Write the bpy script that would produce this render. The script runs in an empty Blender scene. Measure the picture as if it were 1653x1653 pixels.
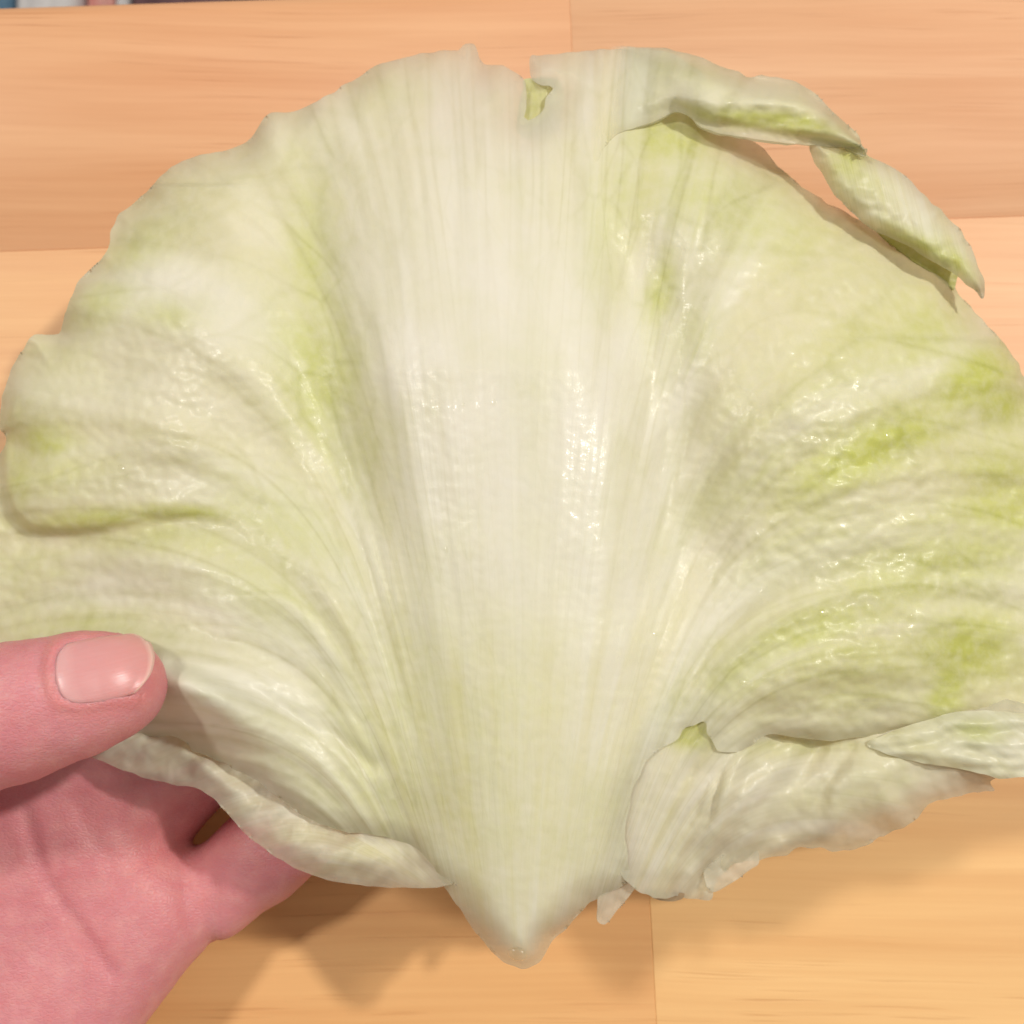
import bpy, math, random
import numpy as np
from mathutils import Vector
from mathutils.kdtree import KDTree

# ------------------------------------------------------------------ camera, light, exposure
scn = bpy.context.scene
col = scn.collection
TILT = math.radians(10.0)
FPX, IMG = 1995.0, 1653.0
TABLE_Z = 0.75
CAM = np.array([0.0, 0.0, TABLE_Z + 0.262])
cd = bpy.data.cameras.new("camera")
cam = bpy.data.objects.new("camera", cd)
col.objects.link(cam)
cam.location = CAM
cam.rotation_euler = (TILT, 0, 0)
cd.sensor_width = 36.0
cd.lens = 36.0 * FPX / IMG
cd.clip_start = 0.01
cd.clip_end = 50.0
cd.dof.use_dof = True
cd.dof.focus_distance = 0.196
cd.dof.aperture_fstop = 32.0
scn.camera = cam

w = bpy.data.worlds.new("World")
scn.world = w
w.use_nodes = True
bg = w.node_tree.nodes["Background"]
bg.inputs[0].default_value = (1.0, 0.94, 0.86, 1)
bg.inputs[1].default_value = 0.32


def lamp(name, loc, power, size, colour):
    l = bpy.data.lights.new(name, 'AREA')
    l.shape = 'DISK'
    l.size = size
    l.energy = power
    l.color = colour
    o = bpy.data.objects.new(name, l)
    o.location = loc
    d = Vector((0, 0, TABLE_Z)) - Vector(loc)
    o.rotation_euler = d.to_track_quat('-Z', 'Y').to_euler()
    col.objects.link(o)


lamp("ceiling_lamp", (1.10, 0.50, TABLE_Z + 1.55), 25.0, 0.10, (1.0, 0.955, 0.89))
lamp("ceiling_lamp", (-0.72, 0.42, TABLE_Z + 1.55), 12.5, 0.18, (1.0, 0.955, 0.89))

scn.view_settings.view_transform = 'Standard'
scn.view_settings.look = 'None'
scn.view_settings.exposure = 0.0
scn.view_settings.gamma = 1.0
scn.render.engine = 'CYCLES'
scn.cycles.use_denoising = True
scn.cycles.max_bounces = 8
scn.cycles.use_adaptive_sampling = True
scn.cycles.adaptive_threshold = 0.02
scn.cycles.transparent_max_bounces = 16
scn.cycles.sample_clamp_indirect = 6.0

rng = np.random.default_rng(7)
random.seed(7)
ct, st = math.cos(TILT), math.sin(TILT)


# ------------------------------------------------------------------ helpers
def to_world(px, py, d):
    """photo pixel + depth (metres along the view axis) -> world point"""
    px = np.asarray(px, float); py = np.asarray(py, float); d = np.asarray(d, float)
    u = (px - IMG / 2) / FPX * d
    v = (py - IMG / 2) / FPX * d
    return np.stack([CAM[0] + u, CAM[1] + d * st - v * ct, CAM[2] - d * ct - v * st], -1)


def cam_mm(px, py, d):
    return np.array([(px - IMG / 2) / FPX * d, (py - IMG / 2) / FPX * d, d])


def cam_to_world(p):  # p in metres, camera axes right, down, forward
    return np.stack([CAM[0] + p[..., 0], CAM[1] + p[..., 2] * st - p[..., 1] * ct,
                     CAM[2] - p[..., 2] * ct - p[..., 1] * st], -1)


def on_plane(px, py, z):
    v = (py - IMG / 2) / FPX
    d = (CAM[2] - z) / (ct + v * st)
    return to_world(px, py, d)


_perm = rng.permutation(512)
_perm = np.concatenate([_perm, _perm])
_ga = rng.uniform(0, 2 * np.pi, 512)
_gx, _gy = np.cos(_ga), np.sin(_ga)


def noise2(x, y, seed=0):
    x = np.asarray(x, float) + seed * 17.3; y = np.asarray(y, float) + seed * 9.7
    xi = np.floor(x).astype(int); yi = np.floor(y).astype(int)
    fx = x - xi; fy = y - yi
    sx = fx * fx * fx * (fx * (fx * 6 - 15) + 10); sy = fy * fy * fy * (fy * (fy * 6 - 15) + 10)

    def g(ix, iy, ax, ay):
        h = _perm[(_perm[ix & 511] + iy) & 511]
        return _gx[h] * ax + _gy[h] * ay
    a = g(xi, yi, fx, fy); b = g(xi + 1, yi, fx - 1, fy)
    c = g(xi, yi + 1, fx, fy - 1); d = g(xi + 1, yi + 1, fx - 1, fy - 1)
    return ((a + sx * (b - a)) + sy * ((c + sx * (d - c)) - (a + sx * (b - a)))) * 1.5


def smooth(a, b, x):
    t = np.clip((x - a) / (b - a), 0, 1)
    return t * t * (3 - 2 * t)


def catmull(pts, n=6, closed=True):
    P = np.array(pts, float)
    out = []
    N = len(P)
    rngN = range(N) if closed else range(N - 1)
    for i in rngN:
        if closed:
            p0, p1, p2, p3 = P[(i - 1) % N], P[i], P[(i + 1) % N], P[(i + 2) % N]
        else:
            p0, p1, p2, p3 = P[max(i - 1, 0)], P[i], P[i + 1], P[min(i + 2, N - 1)]
        # centripetal-ish: limit overshoot
        m1 = (p2 - p0) * 0.5; m2 = (p3 - p1) * 0.5
        L = np.linalg.norm(p2 - p1)
        for m in (m1, m2):
            l = np.linalg.norm(m)
            if l > L:
                m *= L / l
        for k in range(n):
            t = k / n
            h00 = 2 * t**3 - 3 * t**2 + 1; h10 = t**3 - 2 * t**2 + t
            h01 = -2 * t**3 + 3 * t**2; h11 = t**3 - t**2
            out.append(h00 * p1 + h10 * m1 + h01 * p2 + h11 * m2)
    if not closed:
        out.append(P[-1])
    return np.array(out)


def seg_dist(X, Y, A, B):
    """distance + nearest point from many points to a polyline (A[i]->B[i])"""
    best = np.full(X.shape, 1e18); nx = np.zeros_like(X); ny = np.zeros_like(X)
    for a, b in zip(A, B):
        d = b - a
        L = d @ d + 1e-12
        t = np.clip(((X - a[0]) * d[0] + (Y - a[1]) * d[1]) / L, 0, 1)
        qx = a[0] + t * d[0]; qy = a[1] + t * d[1]
        D = (X - qx) ** 2 + (Y - qy) ** 2
        m = D < best
        best[m] = D[m]; nx[m] = qx[m]; ny[m] = qy[m]
    return np.sqrt(best), nx, ny


def inside(X, Y, P):
    r = np.zeros(X.shape, bool)
    N = len(P)
    for i in range(N):
        x1, y1 = P[i]; x2, y2 = P[(i + 1) % N]
        if y1 == y2:
            continue
        c = ((y1 > Y) != (y2 > Y)) & (X < (x2 - x1) * (Y - y1) / (y2 - y1) + x1)
        r ^= c
    return r


def line_dist(X, Y, pts):
    P = catmull(pts, 4, closed=False)
    return seg_dist(X, Y, P[:-1], P[1:])[0]


def interp(y, ys, xs):
    return np.interp(y, ys, xs)


def tag(o, label=None, cat=None, group=None, kind=None):
    if label: o['label'] = label
    if cat: o['category'] = cat
    if group: o['group'] = group
    if kind: o['kind'] = kind
    return o


def mesh_obj(name, verts, faces, mat, parent=None, smooth_shade=True, origin=None):
    verts = np.asarray(verts, float)
    c = verts.mean(0) if origin is None else np.asarray(origin, float)
    me = bpy.data.meshes.new(name)
    me.from_pydata((verts - c).tolist(), [], faces if isinstance(faces, list) else faces.tolist())
    if smooth_shade:
        me.polygons.foreach_set('use_smooth', [True] * len(me.polygons))
    me.update()
    if mat: me.materials.append(mat)
    o = bpy.data.objects.new(name, me)
    col.objects.link(o)
    o.location = c
    if parent:
        o.parent = parent
        o.location = Vector(c) - parent.location
    return o


def empty(name, loc):
    o = bpy.data.objects.new(name, None)
    o.empty_display_size = 0.02
    o.location = loc
    col.objects.link(o)
    return o


class NT:
    """tiny node-tree builder"""
    def __init__(self, name):
        self.m = bpy.data.materials.new(name)
        self.m.use_nodes = True
        self.t = self.m.node_tree
        self.t.nodes.clear()
        self.out = self.t.nodes.new('ShaderNodeOutputMaterial')

    def n(self, typ, ins=None, **kw):
        nd = self.t.nodes.new('ShaderNode' + typ)
        for k, v in kw.items():
            setattr(nd, k, v)
        for k, v in (ins or {}).items():
            s = nd.inputs[k]
            if isinstance(v, bpy.types.NodeSocket):
                self.t.links.new(v, s)
            else:
                s.default_value = v
        return nd

    def math(self, op, a, b=0.0, clamp=False):
        return self.n('Math', {0: a, 1: b}, operation=op, use_clamp=clamp).outputs[0]

    def mix(self, fac, a, b, blend='MIX'):
        nd = self.n('Mix', None, data_type='RGBA', blend_type=blend)
        for idx, v in ((0, fac), (6, a), (7, b)):
            s = nd.inputs[idx]
            if isinstance(v, bpy.types.NodeSocket):
                self.t.links.new(v, s)
            else:
                s.default_value = v
        return nd.outputs[2]

    def ramp(self, fac, stops):
        nd = self.n('ValToRGB', {0: fac})
        els = nd.color_ramp.elements
        while len(els) < len(stops):
            els.new(0.5)
        for e, (p, c) in zip(els, stops):
            e.position = p
            e.color = c if len(c) == 4 else (*c, 1)
        return nd.outputs[0]

    def attr(self, name):
        return self.n('Attribute', None, attribute_name=name).outputs['Fac']

    def noise(self, vec, scale, detail=4.0, rough=0.55, dist=0.0):
        return self.n('TexNoise', {'Vector': vec, 'Scale': scale, 'Detail': detail, 'Roughness': rough,
                                   'Distortion': dist}).outputs['Fac']

    def mapping(self, vec, scale=(1, 1, 1), loc=(0, 0, 0), rot=(0, 0, 0)):
        return self.n('Mapping', {'Vector': vec, 'Scale': scale, 'Location': loc, 'Rotation': rot}).outputs[0]

    def bump(self, h, dist, strength=1.0, normal=None):
        ins = {'Height': h, 'Distance': dist, 'Strength': strength}
        if normal: ins['Normal'] = normal
        return self.n('Bump', ins).outputs[0]

    def finish(self, sh):
        self.t.links.new(sh, self.out.inputs[0])
        return self.m


# ------------------------------------------------------------------ materials
def mat_wood():
    k = NT('pine_wood')
    oi = k.n('ObjectInfo')
    tc = k.n('TexCoord').outputs['Object']
    off = k.n('CombineXYZ', {0: k.math('MULTIPLY', oi.outputs['Random'], 37.0),
                             1: k.math('MULTIPLY', oi.outputs['Random'], 11.0), 2: 0.0}).outputs[0]
    v = k.n('VectorMath', {0: tc, 1: off}, operation='ADD').outputs[0]
    warp = k.noise(k.mapping(v, (5, 20, 5)), 1.0, 2.0)
    wv = k.n('VectorMath', {0: v, 1: k.n('CombineXYZ', {1: k.math('MULTIPLY', warp, 0.012)}).outputs[0]},
             operation='ADD').outputs[0]
    broad = k.noise(k.mapping(wv, (3.5, 75, 3.5)), 1.0, 4.0, 0.6)
    fine = k.noise(k.mapping(wv, (10, 420, 10)), 1.0, 4.0, 0.65)
    pore = k.noise(k.mapping(wv, (34, 1250, 40)), 1.0, 2.0, 0.5)
    area = k.noise(k.mapping(v, (22, 30, 22)), 1.0, 2.0)
    pm = k.math('MULTIPLY', k.ramp(pore, [(0.60, (0, 0, 0)), (0.76, (1, 1, 1))]),
                k.ramp(area, [(0.42, (0.12,) * 3), (0.62, (1, 1, 1))]))
    base = oi.outputs['Color']
    c = k.mix(k.ramp(broad, [(0.30, (1, 1, 1)), (0.66, (0, 0, 0))]), base, (0.87, 0.77, 0.70, 1), 'MULTIPLY')
    c = k.mix(k.math('MULTIPLY', k.ramp(fine, [(0.35, (1, 1, 1)), (0.7, (0, 0, 0))]), 0.35), c, (0.82, 0.72, 0.64, 1), 'MULTIPLY')
    c = k.mix(k.math('MULTIPLY', pm, 0.42), c, (0.50, 0.30, 0.17, 1), 'MULTIPLY')
    blot = k.noise(k.mapping(v, (9, 14, 9)), 1.0, 2.0)
    c = k.mix(k.math('MULTIPLY', k.ramp(blot, [(0.42, (0, 0, 0)), (0.66, (1, 1, 1))]), 0.35), c, (1.02, 0.92, 0.98, 1), 'MULTIPLY')
    nb = k.bump(k.math('SUBTRACT', fine, pm), 0.00006, 0.6)
    rg = k.n('MapRange', {0: broad, 1: 0.3, 2: 0.7, 3: 0.42, 4: 0.55}).outputs[0]
    b = k.n('BsdfPrincipled', {'Base Color': c, 'Roughness': rg, 'Normal': nb, 'Specular IOR Level': 0.35})
    return k.finish(b.outputs[0])


def mat_leaf():
    k = NT('lettuce')
    uv = k.n('UVMap', None, uv_map='vein').outputs[0]
    ob = k.n('TexCoord').outputs['Object']
    green = k.attr('green'); thin = k.attr('thin'); brown = k.attr('brown'); rib = k.attr('rib')
    wet = k.attr('wet'); calm = k.attr('calm')
    # streaks running with the veins
    s1 = k.noise(k.mapping(uv, (20, 1.6, 1)), 1.0, 3.0, 0.55, 0.5)
    s2 = k.noise(k.mapping(uv, (80, 3.0, 1)), 1.0, 3.0, 0.6, 0.8)
    blot = k.noise(ob, 95.0, 3.0, 0.6, 0.3)
    fineb = k.noise(ob, 420.0, 3.0, 0.6)
    cream = (0.86, 0.835, 0.60, 1)
    white = (0.91, 0.90, 0.78, 1)
    c = k.mix(k.ramp(s1, [(0.36, (0, 0, 0)), (0.62, (1, 1, 1))]), cream, white)
    c = k.mix(k.math('MULTIPLY', rib, 0.9), c, (0.94, 0.93, 0.85, 1))
    # green tissue between the pale veins
    gm = k.math('ADD', green, k.math('MULTIPLY', k.math('SUBTRACT', blot, 0.5), 0.40))
    gm = k.math('ADD', gm, k.math('MULTIPLY', k.math('SUBTRACT', s2, 0.5), k.math('MULTIPLY', k.math('MINIMUM', k.math('MULTIPLY', green, 3.0), 1.0), k.math('SUBTRACT', 0.75, k.math('MULTIPLY', calm, 0.6)))))
    gm = k.math('MULTIPLY', k.ramp(gm, [(0.02, (0, 0, 0)), (1.12, (1, 1, 1))]), k.math('GREATER_THAN', green, 0.001))
    c = k.mix(gm, c, (0.66, 0.70, 0.18, 1))
    # faint translucent vein lines
    vn = k.noise(k.mapping(uv, (52, 1.7, 1)), 1.0, 1.0, 0.5, 0.4)
    vl = k.ramp(k.math('ABSOLUTE', k.math('SUBTRACT', vn, 0.5)), [(0.0, (1, 1, 1)), (0.075, (0, 0, 0))])
    rbl = k.math('MULTIPLY', rib, 0.8)
    ln = k.ramp(s2, [(0.28, (1, 1, 1)), (0.42, (0, 0, 0))])
    c = k.mix(k.math('MULTIPLY', ln, k.math('SUBTRACT', 0.36, k.math('MULTIPLY', calm, 0.33))), c, (0.80, 0.78, 0.62, 1), 'MULTIPLY')
    c = k.mix(k.math('MULTIPLY', vl, k.math('SUBTRACT', 0.62, k.math('MULTIPLY', calm, 0.56))), c, (0.80, 0.79, 0.66, 1), 'MULTIPLY')
    wuv = k.n('VectorMath', {0: uv, 1: k.n('VectorMath', {0: k.n('TexNoise', {'Vector': k.mapping(uv, (20, 4, 1)), 'Scale': 1.0, 'Detail': 2.0}).outputs['Color'], 1: (0.03, 0.10, 0)}, operation='MULTIPLY').outputs[0]}, operation='ADD').outputs[0]
    vo = k.n('TexVoronoi', {'Vector': k.mapping(wuv, (44, 8, 1)), 'Scale': 1.0}, feature='DISTANCE_TO_EDGE').outputs[0]
    net = k.ramp(vo, [(0.0, (1, 1, 1)), (0.07, (0, 0, 0))])
    c = k.mix(k.math('MULTIPLY', net, k.math('ADD', k.math('MULTIPLY', green, 0.5), k.math('MULTIPLY', k.math('SUBTRACT', 1.0, calm, True), 0.12), True)), c, (0.74, 0.75, 0.52, 1), 'MULTIPLY')
    mott = k.ramp(fineb, [(0.40, (0, 0, 0)), (0.72, (1, 1, 1))])
    c = k.mix(k.math('MULTIPLY', mott, 0.30), c, (0.91, 0.89, 0.76, 1))
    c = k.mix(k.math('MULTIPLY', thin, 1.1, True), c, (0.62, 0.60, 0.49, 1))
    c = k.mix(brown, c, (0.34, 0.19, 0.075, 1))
    # relief
    h = k.math('ADD', k.math('MULTIPLY', s2, k.math('SUBTRACT', 0.8, k.math('MULTIPLY', calm, 0.68))), k.math('MULTIPLY', fineb, 0.5))
    nb = k.bump(h, 0.0003, 0.42)
    gl = k.bump(h, 0.0005, 0.60)
    b = k.n('BsdfPrincipled', {'Base Color': c, 'Roughness': 0.40, 'Normal': nb, 'Specular IOR Level': 0.36,
                               'Coat Weight': wet, 'Coat Roughness': 0.14, 'Coat IOR': 1.33, 'Coat Normal': gl})
    tl = k.n('BsdfTranslucent', {'Color': c, 'Normal': nb})
    a = k.n('MixShader', {0: 0.34, 1: b.outputs[0], 2: tl.outputs[0]})
    tr = k.n('BsdfTransparent', {'Color': (1.0, 0.995, 0.98, 1)})
    m = k.n('MixShader', {0: k.math('MAXIMUM', thin, k.attr('fade')), 1: a.outputs[0], 2: tr.outputs[0]})
    return k.finish(m.outputs[0])


def mat_skin():
    k = NT('skin')
    ob = k.n('TexCoord').outputs['Object']
    big = k.noise(ob, 45.0, 3.0)
    mid = k.noise(ob, 260.0, 4.0, 0.6)
    red = k.attr('red')
    c = k.ramp(big, [(0.3, (0.57, 0.20, 0.222)), (0.7, (0.64, 0.262, 0.285))])
    c = k.mix(k.ramp(mid, [(0.42, (0, 0, 0)), (0.7, (0.30,) * 3)]), c, (0.76, 0.43, 0.39, 1))
    c = k.mix(k.ramp(k.noise(ob, 110.0, 3.0, 0.6), [(0.45, (0, 0, 0)), (0.7, (0.32,) * 3)]), c, (0.60, 0.19, 0.20, 1))
    c = k.mix(red, c, (0.62, 0.19, 0.155, 1))
    wr = k.n('TexVoronoi', {'Vector': k.mapping(ob, (1.0, 1.8, 1.3)), 'Scale': 900.0}, feature='DISTANCE_TO_EDGE').outputs[0]
    wr = k.ramp(wr, [(0.0, (0, 0, 0)), (0.22, (1, 1, 1))])
    h = k.math('ADD', k.math('MULTIPLY', wr, 0.5), k.math('MULTIPLY', mid, 1.2))
    nb = k.bump(h, 0.0002, 0.42)
    b = k.n('BsdfPrincipled', {'Base Color': c, 'Roughness': 0.46, 'Normal': nb, 'Specular IOR Level': 0.42,
                               'Subsurface Weight': 0.45, 'Subsurface Radius': (1.0, 0.32, 0.2),
                               'Subsurface Scale': 0.0022})
    return k.finish(b.outputs[0])


def mat_nail():
    k = NT('nail')
    uv = k.n('UVMap', None, uv_map='vein').outputs[0]
    sx = k.n('SeparateXYZ', {0: uv})
    st_ = k.noise(k.mapping(uv, (1.2, 26, 1)), 1.0, 3.0, 0.6)
    s2 = k.noise(k.mapping(uv, (2.0, 60, 1)), 1.0, 2.0, 0.6)
    c = k.ramp(sx.outputs[0], [(0.0, (0.70, 0.36, 0.36)), (0.10, (0.69, 0.345, 0.34)), (0.22, (0.65, 0.285, 0.285)), (0.93, (0.67, 0.28, 0.265)),
                               (0.97, (0.80, 0.48, 0.42))])
    c = k.mix(k.math('MULTIPLY', st_, 0.25), c, (0.82, 0.50, 0.48, 1))
    nb = k.bump(k.math('ADD', st_, k.math('MULTIPLY', s2, 0.4)), 0.00012, 0.35)
    b = k.n('BsdfPrincipled', {'Base Color': c, 'Roughness': 0.32, 'Normal': nb, 'Specular IOR Level': 0.4,
                               'Subsurface Weight': 0.35, 'Subsurface Radius': (1.0, 0.4, 0.3),
                               'Subsurface Scale': 0.0015})
    return k.finish(b.outputs[0])


def mat_water():
    k = NT('water')
    fr = k.n('Fresnel', {'IOR': 1.333}).outputs[0]
    g = k.n('BsdfGlossy', {'Color': (1, 1, 1, 1), 'Roughness': 0.16})
    t = k.n('BsdfTransparent', {'Color': (0.99, 0.99, 0.97, 1)})
    bf = k.n('NewGeometry').outputs['Backfacing']
    m = k.n('MixShader', {0: k.math('MULTIPLY', k.math('MULTIPLY', fr, 1.2, True), k.math('SUBTRACT', 1.0, bf)), 1: t.outputs[0], 2: g.outputs[0]})
    return k.finish(m.outputs[0])


def mat_plain(name, c1, c2, scale, rough=0.8, bump=0.0):
    k = NT(name)
    ob = k.n('TexCoord').outputs['Object']
    n = k.noise(ob, scale, 4.0, 0.6)
    c = k.ramp(n, [(0.35, c1), (0.65, c2)])
    ins = {'Base Color': c, 'Roughness': rough}
    if bump: ins['Normal'] = k.bump(n, bump, 0.5)
    return k.finish(k.n('BsdfPrincipled', ins).outputs[0])


WOOD, LEAF, SKIN, NAIL, WATER = mat_wood(), mat_leaf(), mat_skin(), mat_nail(), mat_water()

# ------------------------------------------------------------------ floor and table
FLOOR = mat_plain('floor_boards', (0.16, 0.09, 0.05), (0.22, 0.13, 0.07), 6.0, 0.5)
v = [(-4, -4, 0), (4, -4, 0), (4, 4, 0), (-4, 4, 0)]
fl = mesh_obj('floor', v, [[0, 1, 2, 3]], FLOOR, smooth_shade=False)
tag(fl, kind='structure')

ROT = math.radians(2.1)
EDGE = on_plane(0, 10, TABLE_Z) + np.array([0, 0.0022, 0])                     # a point of the table's far edge
tx = np.array([math.cos(ROT), math.sin(ROT), 0]); ty = np.array([-math.sin(ROT), math.cos(ROT), 0])
O = EDGE - tx * (EDGE @ tx) if False else EDGE      # table frame origin on the far edge


def tcoord(p):
    d = np.asarray(p) - O
    return d @ tx, d @ ty


table = empty('wooden_table', (O[0] + 0.12, O[1] - 0.35, 0))
tag(table, 'pale orange wooden table of glued staves under the hand and leaf', 'table')
THICK, ROW = 0.028, 0.0602
X0, X1 = -0.55, 0.80


def stave(xa, xb, ya, yb, colour, round_far=False):
    g = 0.00001
    xa += g; xb -= g; ya += g; yb -= g
    # profile in (y, z): top at 0; far edge rounded on the outermost row
    if round_far:
        R = 0.0062
        prof = [(ya, -THICK), (ya, -0.0004), (ya + 0.0003, 0.0)]
        for i in range(0, 11):
            a = i / 10 * math.pi / 2
            prof.append((yb - R + R * math.sin(a), -R + R * math.cos(a)))
        prof.append((yb, -THICK))
    else:
        e = 0.00003
        prof = [(ya, -THICK), (ya, -e), (ya + e, 0), (yb - e, 0), (yb, -e), (yb, -THICK)]
    n = len(prof)
    V = []
    for x, ins in ((xa, 0.0), (xa + 0.0001, 0), (xb - 0.0001, 0), (xb, 0.0)):
        for j, (y, z) in enumerate(prof):
            zz = z - (0.0001 if (x in (xa, xb) and z > -0.02) else 0)
            V.append(O + tx * x + ty * y + np.array([0, 0, zz]))
    F = []
    for s in range(3):
        for j in range(n):
            j2 = (j + 1) % n
            F.append([s * n + j, s * n + j2, (s + 1) * n + j2, (s + 1) * n + j])
    F.append(list(range(n))[::-1]); F.append(list(range(3 * n, 4 * n)))
    o = mesh_obj('stave', V, F, WOOD, table, smooth_shade=False)
    o.color = (*colour, 1)
    if round_far:
        for p in o.data.polygons:
            p.use_smooth = abs(p.normal.x) < 0.5
    return o


BASE = np.array([0.80, 0.50, 0.235])
jx1 = tcoord(on_plane(923, 70, TABLE_Z))[0]
jx4 = tcoord(on_plane(1054, 1545, TABLE_Z))[0]
for r in range(11):
    yb = -r * ROW - (0.0022 if r else 0); ya = -(r + 1) * ROW - 0.0022
    if r == 0:
        cuts = [X0, -0.20, jx1, 0.47, X1]; cols = [1.0, 0, 1, 0.9]
        cc = [(0.76, 0.47, 0.25), (0.745, 0.425, 0.23), (0.82, 0.495, 0.29), (0.76, 0.48, 0.25)]
    elif r == 3:
        cuts = [X0, -0.23, jx4, 0.49, X1]
        cc = [(0.78, 0.46, 0.22), (0.77, 0.455, 0.195), (0.83, 0.525, 0.235), (0.8, 0.5, 0.24)]
    else:
        s = random.uniform(-0.5, -0.2)
        cuts = [X0]
        while s < X1 - 0.12:
            if s > X0 + 0.1: cuts.append(s)
            s += random.uniform(0.30, 0.42)
        cuts.append(X1)
        cc = [tuple(BASE * random.uniform(0.9, 1.06) * np.array([1, random.uniform(.95, 1.04), random.uniform(.9, 1.12)])) for _ in cuts]
        if r == 1:
            cuts = [X0, -0.05, 0.14, 0.5, X1]
            cc = [(0.82, 0.505, 0.26), (0.80, 0.50, 0.25), (0.84, 0.525, 0.305), (0.8, 0.5, 0.25)]
    for i in range(len(cuts) - 1):
        stave(cuts[i], cuts[i + 1], ya, yb, cc[i], r == 0)
# apron rails and legs below the staves
LEGW = mat_plain('leg_wood', (0.62, 0.36, 0.16), (0.70, 0.43, 0.20), 14.0, 0.5)


def tbox(name, xa, xb, ya, yb, za, zb):
    V = [O + tx * x + ty * y + np.array([0, 0, z - TABLE_Z]) for z in (za, zb) for y in (ya, yb) for x in (xa, xb)]
    F = [[0, 2, 3, 1], [4, 5, 7, 6], [0, 1, 5, 4], [2, 6, 7, 3], [0, 4, 6, 2], [1, 3, 7, 5]]
    return mesh_obj(name, V, F, LEGW, table, smooth_shade=False)


YN = -11 * ROW
for xa in (X0 + 0.04, X1 - 0.10):
    for ya in (YN + 0.04, -0.10):
        tbox('leg', xa, xa + 0.06, ya, ya + 0.06, 0.0, TABLE_Z - THICK - 0.0005)
for ya in (YN + 0.055, -0.085):
    tbox('apron', X0 + 0.101, X1 - 0.101, ya, ya + 0.024, TABLE_Z - 0.11, TABLE_Z - THICK - 0.0005)

# ------------------------------------------------------------------ lettuce leaf
BX, BY = 838.0, 1900.0


def vein_uv(X, Y, bx=BX, by=BY):
    dx, dy = X - bx, by - Y
    r = np.hypot(dx, dy)
    ph = np.arctan2(dx, dy)
    t = np.abs(dx) - 235.0
    return ph / (1 + 2.3e-3 * 60.0 * np.logaddexp(0, t / 60.0)), r / 1000.0


def gauss(X, Y, x, y, rx, ry, ang=0.0):
    a = math.radians(ang)
    u = (X - x) * math.cos(a) + (Y - y) * math.sin(a)
    v_ = -(X - x) * math.sin(a) + (Y - y) * math.cos(a)
    return np.exp(-(u / rx) ** 2 - (v_ / ry) ** 2)


def sheet_grid(outline, step, holes=(), jit=2.0, seed=0):
    P = catmull(outline, 6)
    s = np.arange(len(P)) * 0.37
    P = P + np.stack([noise2(P[:, 0] / 22, P[:, 1] / 22, seed), noise2(P[:, 0] / 22, P[:, 1] / 22, seed + 5)], 1) * jit
    polys = [P] + [catmull(h, 6) for h in holes]
    lo = P.min(0) - step * 2; hi = P.max(0) + step * 2
    nx = int((hi[0] - lo[0]) / step) + 1; ny = int((hi[1] - lo[1]) / step) + 1
    X, Y = np.meshgrid(lo[0] + np.arange(nx) * step, lo[1] + np.arange(ny) * step)
    ins = np.zeros(X.shape, bool); dist = np.full(X.shape, 1e9); QX = X.copy(); QY = Y.copy()
    for q in polys:
        ins ^= inside(X, Y, q)
        d, a, b = seg_dist(X, Y, q, np.roll(q, -1, 0))
        m = d < dist
        dist[m] = d[m]; QX[m] = a[m]; QY[m] = b[m]
    near = dist < 0.62 * step
    X = np.where(near, QX, X); Y = np.where(near, QY, Y)
    ok = ins | near
    rim = np.where(near, 0.0, dist)
    return X, Y, ok, rim


def smooth_min0(h):
    return h


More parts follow.
